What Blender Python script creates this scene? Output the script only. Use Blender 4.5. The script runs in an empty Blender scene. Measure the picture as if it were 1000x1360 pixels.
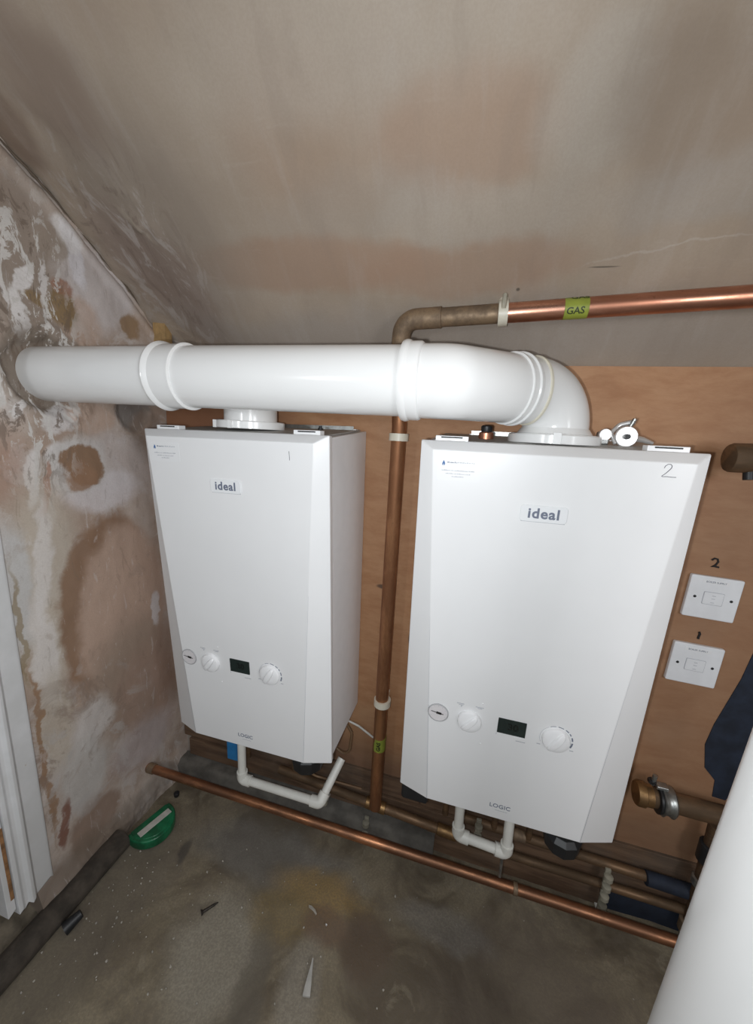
import bpy, bmesh, math, random
from mathutils import Vector, Matrix, noise
random.seed(7)
C = bpy.context.scene.collection
SC = bpy.context.scene

# ------------------------------------------------------------------ camera
def cam_basis(yaw, pitch, roll):
    cy, sy, cp, sp = math.cos(yaw), math.sin(yaw), math.cos(pitch), math.sin(pitch)
    fwd = Vector((sy*cp, cy*cp, sp)); right = Vector((cy, -sy, 0)); up = right.cross(fwd)
    r = math.cos(roll)*right + math.sin(roll)*up
    u = -math.sin(roll)*right + math.cos(roll)*up
    return r, u, fwd
cd = bpy.data.cameras.new('camera'); cam = bpy.data.objects.new('camera', cd); C.objects.link(cam)
r_, u_, f_ = cam_basis(-.2587, -.2032, .0534)
m = Matrix((r_, u_, -f_)).transposed().to_4x4(); m.translation = Vector((.1928, -.8479, .7035))
cam.matrix_world = m
cd.sensor_fit = 'VERTICAL'; cd.sensor_height = 24; cd.lens = 499.4/1360*24; cd.clip_start = .01
SC.camera = cam

# ------------------------------------------------------------------ light
w = bpy.data.worlds.new('world'); SC.world = w; w.use_nodes = True
w.node_tree.nodes['Background'].inputs[0].default_value = (.72, .78, .9, 1)
w.node_tree.nodes['Background'].inputs[1].default_value = .15
def light(name, kind, loc, energy, color, size, target=None, sy=None):
    d = bpy.data.lights.new(name, kind); d.energy = energy; d.color = color
    if kind == 'AREA':
        d.size = size
        if sy: d.shape = 'RECTANGLE'; d.size_y = sy
    else: d.shadow_soft_size = size
    o = bpy.data.objects.new(name, d); C.objects.link(o); o.location = loc
    if target is not None:
        o.rotation_euler = (Vector(target)-Vector(loc)).to_track_quat('-Z', 'Y').to_euler()
    return o
light('camera_flash', 'POINT', (.168, -.862, .692), 11.2, (.935, .975, 1), .006)
light('room_lamp', 'POINT', (-.40, -1.25, .74), 4.2, (.93, .97, 1), .03)
light('room_fill', 'AREA', (.35, -1.9, .70), 2.5, (.86, .95, 1), .9, (0, 0, .5))
light('side_lamp', 'AREA', (1.05, -1.30, .78), 5.6, (.95, .97, 1), .35, (-.35, -.10, .45))
SC.view_settings.view_transform = 'Standard'; SC.view_settings.look = 'None'
SC.view_settings.gamma = 1; SC.view_settings.use_curve_mapping = False
SC.view_settings.exposure = 0.0

# ------------------------------------------------------------------ materials
MATS = {}
class NT:
    def __init__(s, name):
        s.m = bpy.data.materials.new(name); s.m.use_nodes = True
        s.t = s.m.node_tree; s.b = s.t.nodes['Principled BSDF']; s.L = s.t.links
        tc = s.t.nodes.new('ShaderNodeTexCoord'); s.co = tc.outputs['Object']
    def n(s, k, **kw):
        x = s.t.nodes.new(k)
        for a, v in kw.items(): setattr(x, a, v)
        return x
    def put(s, sock, v):
        if hasattr(v, 'node') or isinstance(v, bpy.types.NodeSocket): s.L.new(v, sock)
        else:
            if isinstance(v, (tuple, list)) and len(v) == 3 and len(sock.default_value) == 4: v = (*v, 1)
            sock.default_value = v
    def noise(s, scale, detail=5, rough=.6, co=None, sc=None, dist=0):
        x = s.n('ShaderNodeTexNoise'); c = co or s.co
        if sc:
            mp = s.n('ShaderNodeMapping'); s.L.new(c, mp.inputs[0]); mp.inputs['Scale'].default_value = sc; c = mp.outputs[0]
        s.L.new(c, x.inputs['Vector']); x.inputs['Scale'].default_value = scale
        x.inputs['Detail'].default_value = detail; x.inputs['Roughness'].default_value = rough
        x.inputs['Distortion'].default_value = dist
        return x.outputs
    def ramp(s, f, lo, hi, a=0., b=1.):
        x = s.n('ShaderNodeMapRange', interpolation_type='SMOOTHSTEP'); s.L.new(f, x.inputs[0])
        x.inputs[1].default_value = lo; x.inputs[2].default_value = hi; x.inputs[3].default_value = a; x.inputs[4].default_value = b
        return x.outputs[0]
    def mix(s, f, a, b, mode='MIX'):
        x = s.n('ShaderNodeMix', data_type='RGBA', blend_type=mode)
        s.put(x.inputs[0], f); s.put(x.inputs[6], a); s.put(x.inputs[7], b)
        return x.outputs[2]
    def math(s, op, a, b=0.):
        x = s.n('ShaderNodeMath', operation=op); s.put(x.inputs[0], a); s.put(x.inputs[1], b); return x.outputs[0]
    def warp(s, scale, amt, detail=4):
        c = s.noise(scale, detail)[1]
        a = s.n('ShaderNodeVectorMath', operation='SUBTRACT'); s.L.new(c, a.inputs[0]); a.inputs[1].default_value = (.5, .5, .5)
        b = s.n('ShaderNodeVectorMath', operation='SCALE'); s.L.new(a.outputs[0], b.inputs[0]); b.inputs['Scale'].default_value = amt
        d = s.n('ShaderNodeVectorMath', operation='ADD'); s.L.new(s.co, d.inputs[0]); s.L.new(b.outputs[0], d.inputs[1])
        return d.outputs[0]
    def blob(s, co, c, size, rot=(0, 0, 0), soft=.25):
        mp = s.n('ShaderNodeMapping', vector_type='TEXTURE'); s.L.new(co, mp.inputs[0])
        mp.inputs['Location'].default_value = c; mp.inputs['Rotation'].default_value = rot; mp.inputs['Scale'].default_value = size
        l = s.n('ShaderNodeVectorMath', operation='LENGTH'); s.L.new(mp.outputs[0], l.inputs[0])
        return s.ramp(l.outputs['Value'], 1+soft, 1-soft)
    def bump(s, h, strength=.3, dist=.004):
        x = s.n('ShaderNodeBump'); s.L.new(h, x.inputs['Height']); x.inputs['Strength'].default_value = strength
        x.inputs['Distance'].default_value = dist; s.L.new(x.outputs[0], s.b.inputs['Normal'])
    def fin(s, col=None, rough=None, metal=None, **kw):
        if col is not None: s.put(s.b.inputs['Base Color'], col)
        if rough is not None: s.put(s.b.inputs['Roughness'], rough)
        if metal is not None: s.put(s.b.inputs['Metallic'], metal)
        for k, v in kw.items(): s.put(s.b.inputs[k.replace('_', ' ')], v)
        return s.m

def simple(name, col, rough=.5, metal=0, vary=.12, scale=30, bump=0, **kw):
    t = NT(name); f = t.noise(scale, 4)[0]
    c = t.mix(t.ramp(f, .3, .7), tuple(x*(1-vary) for x in col), tuple(min(1, x*(1+vary)) for x in col))
    if bump: t.bump(f, bump, .001)
    return t.fin(c, rough, metal, **kw)

def copper(name, base, dark, rough=.32, metal=.9, sc=(1, 1, 1), tarn=.5):
    t = NT(name); f = t.noise(22, 6, .65, sc=sc)[0]; g = t.noise(140, 3)[0]
    c = t.mix(t.ramp(f, .5-tarn*.25, .72-tarn*.2), base, dark)
    c = t.mix(t.ramp(g, .62, .8, 0, .35), c, (.12, .05, .03))
    t.bump(g, .08, .0006)
    return t.fin(c, t.ramp(f, .3, .75, rough*.8, rough*1.5), metal)

M = {}
M['casing'] = simple('white_enamel', (.80, .80, .805), .30, vary=.012, scale=6)
M['casing_side'] = simple('white_enamel_side', (.78, .77, .775), .38, vary=.02, scale=40, bump=.05)
M['upvc'] = simple('white_plastic_pipe', (.80, .80, .795), .18, vary=.01, scale=8)
M['knob'] = simple('white_knob_plastic', (.84, .84, .85), .16, vary=.005)
M['cream'] = simple('cream_plastic', (.70, .66, .55), .4, vary=.05)
M['cond'] = simple('condensate_plastic', (.74, .73, .68), .32, vary=.04)
M['cplate'] = simple('switch_plastic', (.76, .775, .80), .42, vary=.03)
M['grey_metal'] = simple('grey_top_plate', (.42, .41, .39), .5, .2, vary=.15)
M['dark_slot'] = simple('dark_slot', (.03, .03, .03), .6)
M['chrome'] = simple('chrome_metal', (.86, .86, .86), .33, .75, vary=.05)
M['steel'] = simple('dull_steel', (.38, .39, .38), .38, .9, vary=.25, scale=60)
M['ink'] = simple('grey_ink', (.15, .17, .23), .5, vary=.05)
M['pale_ink'] = simple('pale_ink', (.42, .43, .47), .5, vary=.05)
M['blue_ink'] = simple('blue_ink', (.03, .13, .35), .5)
M['pencil'] = simple('pen_mark', (.10, .10, .12), .6)
M['marker'] = simple('black_marker', (.012, .010, .010), .7)
M['lcd'] = simple('display_glass', (.018, .028, .026), .12)
M['lcdd'] = simple('display_digits', (.008, .012, .011), .3)
M['gface'] = simple('gauge_face', (.70, .67, .68), .3, vary=.03)
M['grim'] = simple('gauge_rim', (.40, .40, .41), .3)
M['badge'] = simple('badge_plastic', (.81, .82, .835), .14, vary=.005)
M['sticker'] = simple('clear_sticker', (.803, .806, .815), .30, vary=.005)
M['black'] = simple('black_rubber', (.014, .015, .017), .45)
M['blackpipe'] = simple('grey_soil_pipe', (.062, .050, .039), .9, vary=.4, scale=26, bump=.25)
M['copper'] = copper('copper_bright', (.76, .40, .28), (.48, .22, .14), .30, .95, (.25, 1, 1), .55)
M['copper_d'] = copper('copper_dull', (.52, .26, .13), (.30, .14, .07), .42, .8, (1, 1, .25), .6)
M['copper_f'] = copper('copper_floor', (.58, .27, .14), (.24, .12, .07), .36, .85, (.3, 1, 1), .6)
M['copper_b'] = copper('copper_brown', (.22, .13, .07), (.11, .07, .04), .55, .5, (.3, 1, 1), .6)
M['solder'] = copper('soldered_elbow', (.30, .21, .13), (.17, .12, .08), .55, .45, (1, 1, 1), .5)
M['brass'] = copper('brass', (.38, .23, .10), (.22, .13, .06), .4, .8)
M['old_clip'] = simple('dirty_clip_plastic', (.30, .28, .22), .6, vary=.2)
M['copper_k'] = copper('copper_blackened', (.15, .09, .05), (.08, .05, .03), .6, .5)
M['tape'] = simple('gas_tape', (.26, .30, .045), .4, vary=.12)
M['tapetxt'] = simple('tape_lettering', (.03, .04, .01), .5)
M['navy'] = simple('navy_paint', (.012, .018, .033), .75, vary=.35, scale=25, bump=.2)
M['green'] = simple('green_plastic', (.010, .13, .055), .28, vary=.5, scale=25)
M['stick'] = simple('white_label', (.50, .49, .45), .55, vary=.12, scale=60)
M['bluetape'] = simple('blue_plastic', (.02, .16, .38), .4)
M['rustysteel'] = simple('rusty_steel', (.05, .042, .035), .6, .5, vary=.4, scale=200)
M['shardmat'] = simple('white_fragment', (.45, .44, .41), .6, vary=.15)
M['chip'] = simple('plaster_chip', (.40, .37, .32), .8, vary=.3)
M['batten'] = simple('pine_batten', (.36, .23, .10), .7, vary=.25, scale=40, bump=.2)
M['whitecable'] = simple('white_cable', (.68, .67, .63), .4)
M['browncable'] = simple('brown_cable', (.16, .095, .05), .5)
M['foam'] = simple('yellow_rubble', (.38, .32, .18), .9, vary=.3, bump=.4)

def m_slope():
    t = NT('ceiling_plaster'); W = t.warp(5, .10); W2 = t.warp(14, .03)
    n1 = t.noise(3.2, 6, .6)[0]; n2 = t.noise(9, 6, .65)[0]; n3 = t.noise(320, 2)[0]
    c = t.mix(t.ramp(n1, .35, .65), (0.367, 0.293, 0.220), (0.431, 0.354, 0.279))
    c = t.mix(t.ramp(n2, .45, .7, 0, .45), c, (0.382, 0.304, 0.244))
    pink = (0.377, 0.241, 0.164); pale = (0.465, 0.419, 0.361); grey = (0.363, 0.324, 0.281); brown = (0.260, 0.198, 0.150)
    def b(col, ctr, size, amt, rot=0, soft=.3, wp=W):
        nonlocal c
        c = t.mix(t.math('MULTIPLY', t.blob(wp, ctr, size, (0, 0, rot), soft), amt), c, col)
    # damp and newly skimmed patches (x, y, z)
    b(pink, (.13, -.262, 1.09), (.12, .050, .2), .48, .04, .25, W2)
    b(pink, (-.17, -.155, .995), (.26, .034, .2), .6, .03, .25, W2)
    b(pink, (.14, -.14, .98), (.17, .030, .2), .5, .0, .3)
    b(pink, (-.10, -.28, 1.11), (.10, .08, .2), .3, .3, .5)
    b(pale, (.285, -.27, 1.10), (.055, .055, .2), .6, .1, .35)
    b(pale, (.16, -.195, 1.03), (.17, .030, .2), .40, .0, .3)
    b(pale, (.0, -.34, 1.16), (.26, .06, .2), .45, 0, .5)
    b(brown, (.39, -.262, 1.09), (.085, .055, .2), .45, .3, .35)
    b(grey, (.46, -.20, 1.04), (.12, .035, .2), .6, 0, .3)
    b(grey, (-.03, -.21, 1.04), (.14, .03, .2), .3, 0, .5)
    b((0.294, 0.247, 0.202), (-.42, -.22, 1.05), (.15, .14, .3), .65, 0, .5)
    b((0.255, 0.189, 0.147), (-.47, -.35, 1.17), (.08, .06, .3), .7, .5, .45)
    b((0.216, 0.152, 0.113), (-.60, -.33, 1.17), (.04, .05, .3), .8, .5, .45)
    b((0.294, 0.225, 0.189), (-.50, -.12, .98), (.13, .10, .3), .8, .6, .4)
    b((0.333, 0.304, 0.277), (.10, -.045, .90), (.6, .05, .2), .55, 0, .5)
    rg_ = t.noise(11, 6, .7, sc=(1.6, .8, .8), dist=1)[0]; zz = t.blob(W, (-.52, -.15, 1.0), (.14, .17, .4), (0, 0, .3), .5)
    c = t.mix(t.math('MULTIPLY', zz, t.ramp(rg_, .52, .60, 0, .7)), c, (.50, .455, .42)); c = t.mix(t.math('MULTIPLY', zz, t.ramp(rg_, .46, .38, 0, .7)), c, (.23, .175, .14))
    # pale scrapes and dark cuts
    b((0.549, 0.497, 0.437), (.43, -.150, .988), (.10, .0012, .2), .35, -.10, .5, W2)
    b((.10, .08, .06), (.347, -.134, .974), (.020, .0009, .2), .8, .0, .4, t.co)
    b((.10, .08, .06), (.225, -.112, .955), (.003, .002, .2), .85, .0, .4, t.co)
    b((0.510, 0.442, 0.361), (-.47, -.205, 1.06), (.025, .008, .2), .7, .6, .4, W2)
    s2 = t.noise(7, 5, .65, sc=(3, .6, .6), dist=.5)[0]
    c = t.mix(t.ramp(s2, .5, .66, 0, .14), c, (.50, .46, .42)); c = t.mix(t.ramp(s2, .46, .32, 0, .16), c, (.27, .22, .18))
    st = t.noise(16, 4, .6, sc=(1, 5, 5))[0]
    c = t.mix(t.ramp(st, .6, .8, 0, .16), c, (0.539, 0.478, 0.403))
    c = t.mix(t.ramp(n3, .3, .7, 0, .12), c, (0.245, 0.184, 0.134))
    c = t.mix(1.0, c, (.88, .87, .87), 'MULTIPLY')
    t.bump(t.math('ADD', n2, t.math('MULTIPLY', n3, .15)), .25, .003)
    return t.fin(c, .85)

def m_left():
    t = NT('old_plaster'); W = t.warp(9, .09, 6); W2 = t.warp(15, .060, 7)
    n1 = t.noise(4.5, 7, .62)[0]; n2 = t.noise(14, 8, .7, dist=.6)[0]; n3 = t.noise(300, 2)[0]
    c = t.mix(t.ramp(n1, .38, .62), (.42, .315, .25), (.56, .48, .425))
    c = t.mix(t.ramp(n2, .50, .60, 0, .6), c, (.60, .555, .53))
    white = (.80, .77, .76); lilac = (.62, .565, .55); brown = (.34, .195, .115); pink = (.52, .375, .295)
    grey = (.39, .38, .365); cream = (.56, .50, .42); dk = (.125, .085, .06); ochre = (.26, .17, .075)
    def b(col, y, z, sy, sz, amt=.85, rot=0, soft=.2, wp=W2):
        nonlocal c
        c = t.mix(t.math('MULTIPLY', t.blob(wp, (-.63, y, z), (1, sy, sz), (rot, 0, 0), soft), amt), c, col)
    # upper wall
    b((.29, .23, .185), -.30, .97, .085, .16, .85, 0, .35)
    b(lilac, -.16, .975, .085, .08, .85, .5, .25)
    b((0.704, 0.678, 0.704), -.205, 1.02, .018, .055, .8, .2)
    b(white, -.215, 1.05, .025, .03, .7, .6)
    b((0.346, 0.282, 0.230), -.25, 1.02, .03, .03, .7)
    b(pink, -.205, .90, .045, .05, .7)
    b(ochre, -.235, .915, .028, .035, .9)
    b((0.346, 0.166, 0.102), -.235, .955, .022, .02, .8)
    b(ochre, -.285, .915, .018, .012, .8)
    b((0.307, 0.192, 0.102), -.083, .92, .022, .026, .9)
    b(white, -.302, .945, .012, .035, .9, -.3)
    b(white, -.315, .875, .012, .045, .9, .1)
    b(white, -.335, .92, .006, .03, .8, .1)
    b(white, -.27, .95, .007, .04, .7, -.15)
    b(white, -.33, 1.02, .005, .008, .8)
    b(white, -.328, .995, .006, .007, .8)
    # around the flue
    b((.21, .17, .135), -.272, .785, .088, .084, .9, 0, .22)
    b(white, -.375, .77, .008, .05, .85, .12)
    b((0.742, 0.717, 0.717), -.265, .70, .035, .02, .7, .5)
    b(pink, -.20, .71, .05, .035, .75)
    b((0.179, 0.160, 0.147), -.095, .725, .05, .042, .85)
    b((0.256, 0.186, 0.141), -.06, .665, .05, .06, .7)
    b(lilac, -.15, .60, .10, .07, .65, -.4, .35)
    b(white, -.265, .62, .035, .04, .9, .4)
    b(white, -.33, .59, .014, .06, .8, -.15)
    b((0.730, 0.691, 0.704), -.19, .545, .085, .045, .75, 0, .3)
    b((.60, .57, .55), -.24, .605, .065, .062, .8, .7, .2)
    b((.27, .155, .085), -.228, .606, .040, .046, .95, .75, .10)
    b((0.333, 0.192, 0.115), -.235, .577, .032, .03, .85, 0, .2)
    b((0.384, 0.166, 0.102), -.305, .555, .008, .055, .8, -.25)
    b((0.422, 0.269, 0.205), -.40, .62, .06, .07, .6, 0, .4)
    b(white, -.362, .79, .008, .065, .85, 0)
    b(white, -.335, .715, .022, .010, .8, .8)
    # lower wall: the big arched patch
    b(cream, -.33, .36, .07, .22, .75, -.05, .35)
    b((0.589, 0.589, 0.589), -.385, .38, .030, .13, .8, -.03, .3)
    b(white, -.33, .42, .016, .12, .55, -.1, .35)
    b(white, -.35, .22, .022, .12, .6, 0, .35)
    b((.27, .155, .09), -.195, .275, .122, .215, .9, -.10, .08)
    b(pink, -.160, .235, .118, .222, .97, -.10, .13)
    b((0.339, 0.262, 0.205), -.15, .05, .12, .15, .75, 0, .35)
    b((0.384, 0.256, 0.198), -.12, -.02, .09, .12, .6, 0, .4)
    b((0.678, 0.640, 0.640), -.077, .20, .015, .05, .9, 0, .2)
    b((0.410, 0.275, 0.211), -.05, .0, .05, .16, .5, 0, .3)
    b(cream, -.345, .06, .035, .12, .7, 0, .3)
    b((0.640, 0.602, 0.576), -.27, .0, .05, .06, .8, 0, .35)
    b((0.461, 0.397, 0.390), -.14, -.17, .09, .07, .8, 0, .4)
    b((0.563, 0.538, 0.512), -.30, -.12, .06, .09, .85, 0, .3)
    b((0.307, 0.211, 0.160), -.29, -.27, .06, .065, .9, .1, .2)
    b((0.256, 0.218, 0.186), -.16, -.34, .16, .04, .7, 0, .4)
    b((0.218, 0.090, 0.058), -.357, -.20, .012, .055, .9, -.1, .25)
    b((0.307, 0.166, 0.077), -.376, .0, .006, .22, .8, 0, .3)
    b((0.282, 0.205, 0.102), -.384, .30, .006, .12, .7, 0, .3)
    b((0.205, 0.154, 0.115), -.40, -.35, .20, .07, .85, 0, .3)
    c = t.mix(t.ramp(n2, .34, .42, .35, 0), c, (.36, .28, .225))
    st = t.noise(22, 6, .7, sc=(1, 2.2, .55), dist=1.2)[0]
    c = t.mix(t.ramp(st, .60, .66, 0, .28), c, (.74, .71, .70)); c = t.mix(t.ramp(st, .36, .41, .25, 0), c, (.22, .165, .125))
    n4 = t.noise(24, 5, .7, sc=(1, 1.5, .6), dist=1)[0]
    zone = t.blob(W, (-.63, -.31, .84), (1, .10, .26), (0, 0, 0), .4)
    c = t.mix(t.math('MULTIPLY', zone, t.ramp(n4, .53, .58)), c, (.66, .63, .60)); c = t.mix(t.math('MULTIPLY', zone, t.ramp(n4, .44, .38, 0, .8)), c, (.17, .125, .095))
    n5 = t.noise(9, 6, .65, dist=.8)[0]; zl = t.blob(W, (-.63, -.30, -.05), (1, .16, .2), (0, 0, 0), .4)
    c = t.mix(t.math('MULTIPLY', zl, t.ramp(n5, .52, .6, 0, .6)), c, (.52, .49, .47)); c = t.mix(t.math('MULTIPLY', zl, t.ramp(n5, .46, .38, 0, .6)), c, (.27, .20, .16))
    c = t.mix(t.ramp(n3, .3, .7, 0, .1), c, (.2, .15, .12))
    t.bump(t.math('ADD', n2, t.math('MULTIPLY', n3, .2)), .3, .003)
    return t.fin(c, .8)

def m_ply():
    t = NT('plywood'); W = t.warp(4, .05)
    g = t.noise(26, 7, .7, co=W, sc=(.4, 1, 1.3))[0]; g2 = t.noise(50, 5, .6, sc=(.2, 1, 1.8))[0]
    k = t.noise(5, 5)[0]; sp = t.noise(90, 3)[0]
    c = t.mix(t.ramp(g, .25, .75), (.36, .172, .080), (.47, .262, .138))
    c = t.mix(t.ramp(g2, .56, .78, 0, .3), c, (.33, .17, .09))
    c = t.mix(t.ramp(k, .5, .75, 0, .35), c, (.44, .275, .17))
    c = t.mix(t.ramp(sp, .72, .8, 0, .4), c, (.55, .42, .30))
    def b(col, ctr, size, amt, soft=.4):
        nonlocal c
        c = t.mix(t.math('MULTIPLY', t.blob(W, ctr, size, (0, 0, 0), soft), amt), c, col)
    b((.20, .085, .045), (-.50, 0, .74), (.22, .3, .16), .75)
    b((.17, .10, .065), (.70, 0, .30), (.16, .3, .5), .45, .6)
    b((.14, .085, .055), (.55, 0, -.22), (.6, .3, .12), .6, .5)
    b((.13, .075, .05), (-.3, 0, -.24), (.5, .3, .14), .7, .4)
    b((.06, .04, .03), (-.012, 0, .34), (.014, .3, .006), .8)
    b((.06, .04, .03), (.075, 0, .21), (.005, .3, .016), .7)
    t.bump(g, .15, .002)
    return t.fin(c, .65)

def m_floor():
    t = NT('dirty_concrete'); W = t.warp(9, .09, 6); W2 = t.warp(18, .04, 6)
    n1 = t.noise(5, 8, .66, dist=.8)[0]; n2 = t.noise(17, 8, .7, dist=.5)[0]; n3 = t.noise(240, 3)[0]
    c = t.mix(t.ramp(n1, .38, .60), (.120, .093, .060), (.265, .222, .150))
    c = t.mix(t.ramp(n2, .5, .62, 0, .55), c, (.185, .15, .11)); c = t.mix(t.ramp(n2, .42, .34, 0, .5), c, (.29, .25, .18))
    def b(col, x, y, sx, sy, amt=.8, rot=0, soft=.35, wp=W):
        nonlocal c
        c = t.mix(t.math('MULTIPLY', t.blob(wp, (x, y, -.38), (sx, sy, 1), (0, 0, rot), soft), amt), c, col)
    b((.34, .31, .25), -.24, -.36, .09, .11, .75, .3)
    b((.22, .215, .20), -.22, -.16, .22, .07, .6)
    b((.36, .23, .07), -.07, -.195, .11, .04, .7, 0, .6)
    b((.28, .20, .08), -.13, -.26, .08, .05, .55)
    b((.125, .085, .055), .065, -.255, .055, .055, .85, 0, .3, W2)
    b((.19, .12, .075), -.035, -.25, .055, .035, .75, 0, .3, W2)
    b((.12, .09, .06), .11, -.33, .018, .05, .6, .5)
    b((.33, .30, .25), -.04, -.37, .04, .09, .6, .2, .35, W2)
    b((.13, .115, .09), -.13, -.40, .03, .12, .6, .3)
    b((.12, .095, .075), .40, -.25, .2, .14, .6)
    b((.14, .12, .095), -.52, -.36, .09, .22, .55)
    b((.30, .29, .27), .22, -.17, .10, .035, .45)
    b((.05, .045, .045), -.44, -.215, .012, .03, .7, .2, .4, W2)
    sp = t.noise(130, 2)[0]
    c = t.mix(t.ramp(sp, .74, .78, 0, .5), c, (.55, .52, .46))
    c = t.mix(t.ramp(n3, .35, .7, .4, 0), c, (.12, .10, .08))
    t.bump(t.math('ADD', n2, t.math('MULTIPLY', n3, .2)), .4, .004)
    return t.fin(c, t.ramp(n1, .3, .7, .65, .85))

def m_board():
    t = NT('dirty_timber'); g = t.noise(30, 6, .7, sc=(.2, 1, 2))[0]; k = t.noise(6, 4)[0]
    c = t.mix(t.ramp(g, .35, .7), (.085, .048, .028), (.175, .105, .062))
    c = t.mix(t.ramp(k, .45, .7, 0, .4), c, (.12, .10, .08)); t.bump(g, .3, .002)
    return t.fin(c, .75)

def m_painted_wood():
    t = NT('old_white_paint'); n = t.noise(28, 7, .65, dist=.4)[0]; s = t.noise(9, 4)[0]
    c = t.mix(t.ramp(s, .4, .7), (.60, .60, .60), (.68, .68, .69))
    c = t.mix(t.ramp(n, .66, .72, 0, .75), c, (.42, .36, .29)); t.bump(n, .25, .0015)
    return t.fin(c, .5)
def m_bare():
    return simple('bare_wood_edge', (.24, .12, .05), .75, vary=.4, scale=60, bump=.3)
M['slope'] = m_slope(); M['left'] = m_left(); M['ply'] = m_ply(); M['floor'] = m_floor()
M['board'] = m_board(); M['paintwood'] = m_painted_wood(); M['bare'] = m_bare()
M['concrete'] = simple('grey_concrete', (.13, .12, .105), .85, vary=.3, scale=20, bump=.4)
M['plaster'] = simple('plain_plaster', (.36, .31, .27), .85, vary=.15, scale=8, bump=.3)

# ------------------------------------------------------------------ mesh helpers
def obj(name, bm, mat, parent=None, smooth=None, bevel=0, seg=2):
    me = bpy.data.meshes.new(name); bmesh.ops.recalc_face_normals(bm, faces=bm.faces); bm.to_mesh(me); bm.free()
    me.materials.append(M[mat] if isinstance(mat, str) else mat)
    o = bpy.data.objects.new(name, me); C.objects.link(o)
    if parent is not None: o.parent = parent
    if smooth:
        for p in me.polygons: p.use_smooth = True
        me.set_sharp_from_angle(angle=math.radians(smooth))
    if bevel:
        b = o.modifiers.new('bevel', 'BEVEL'); b.width = bevel; b.segments = seg; b.limit_method = 'ANGLE'; b.angle_limit = math.radians(25)
        for p in me.polygons: p.use_smooth = True
        w_ = o.modifiers.new('wn', 'WEIGHTED_NORMAL'); w_.keep_sharp = False
    return o
def thing(name, label, cat, loc=(0, 0, 0), group=None, rot=(0, 0, 0)):
    o = bpy.data.objects.new(name, None); C.objects.link(o); o.location = loc; o.rotation_euler = rot
    o.empty_display_size = .02; o['label'] = label; o['category'] = cat
    if group: o['group'] = group
    return o
def tag(o, label, cat, group=None):
    o['label'] = label; o['category'] = cat
    if group: o['group'] = group
    return o
def struct(o): o['kind'] = 'structure'; return o
def box(bm, a, b):
    v = [bm.verts.new((x, y, z)) for x in (a[0], b[0]) for y in (a[1], b[1]) for z in (a[2], b[2])]
    for f in ((0, 1, 3, 2), (4, 6, 7, 5), (0, 4, 5, 1), (2, 3, 7, 6), (0, 2, 6, 4), (1, 5, 7, 3)): bm.faces.new([v[i] for i in f])
def bx(a, b): bm = bmesh.new(); box(bm, a, b); return bm
def tube(bm, pts, rad, seg=20, caps=True):
    pts = [Vector(p) for p in pts]; n = len(pts)
    rs = rad if isinstance(rad, (list, tuple)) else [rad]*n
    t0 = (pts[1]-pts[0]).normalized(); a = Vector((0, 0, 1)) if abs(t0.z) < .9 else Vector((1, 0, 0))
    u = t0.cross(a).normalized(); rings = []; tp = t0
    for i, p in enumerate(pts):
        if i == 0: t = t0
        elif i == n-1: t = (pts[i]-pts[i-1]).normalized()
        else:
            d1 = pts[i]-pts[i-1]; d2 = pts[i+1]-pts[i]
            t = (d1.normalized()+d2.normalized()); t = t.normalized() if t.length > 1e-6 else tp
        if d_ok(tp, t): u = (tp.rotation_difference(t) @ u)
        u = (u-t*u.dot(t)).normalized(); v = t.cross(u); tp = t
        rings.append([bm.verts.new(p+rs[i]*(math.cos(2*math.pi*k/seg)*u+math.sin(2*math.pi*k/seg)*v)) for k in range(seg)])
    for i in range(n-1):
        for k in range(seg):
            bm.faces.new((rings[i][k], rings[i][(k+1) % seg], rings[i+1][(k+1) % seg], rings[i+1][k]))
    if caps: bm.faces.new(rings[0][::-1]); bm.faces.new(rings[-1])
def d_ok(a, b): return (a-b).length > 1e-7
def tb(pts, rad, seg=20, caps=True): bm = bmesh.new(); tube(bm, pts, rad, seg, caps); return bm
def arc(p0, p1, p2, R, n=8):
    """round the corner at p1 between p0 and p2 with radius R, returns points incl. tangent points"""
    p0, p1, p2 = Vector(p0), Vector(p1), Vector(p2)
    a = (p0-p1).normalized(); b = (p2-p1).normalized(); ang = a.angle(b)
    d = R/math.tan(ang/2); s = p1+a*d; e = p1+b*d; c = p1+(a+b).normalized()*(R/math.sin(ang/2))
    out = []; v0 = s-c; v1 = e-c; th = v0.angle(v1)
    for i in range(n+1):
        k = i/n; out.append(c+(v0*math.sin((1-k)*th)+v1*math.sin(k*th))/math.sin(th))
    return out
def rpath(pts, R, n=8):
    out = [Vector(pts[0])]
    for i in range(1, len(pts)-1): out += arc(pts[i-1], pts[i], pts[i+1], R, n)
    return out+[Vector(pts[-1])]
def profile(bm, p0, d, prof, seg=40):
    """lathe about axis p0 + s*d; prof = [(s, r)...], closed ends"""
    p0 = Vector(p0); d = Vector(d).normalized()
    a = Vector((0, 0, 1)) if abs(d.z) < .9 else Vector((1, 0, 0)); u = d.cross(a).normalized(); v = d.cross(u)
    R = [[bm.verts.new(p0+d*s+r*(math.cos(2*math.pi*k/seg)*u+math.sin(2*math.pi*k/seg)*v)) for k in range(seg)] for s, r in prof]
    for i in range(len(R)-1):
        for k in range(seg): bm.faces.new((R[i][k], R[i][(k+1) % seg], R[i+1][(k+1) % seg], R[i+1][k]))
    bm.faces.new(R[0][::-1]); bm.faces.new(R[-1])
def lathe(p0, d, prof, seg=40): bm = bmesh.new(); profile(bm, p0, d, prof, seg); return bm
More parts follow.
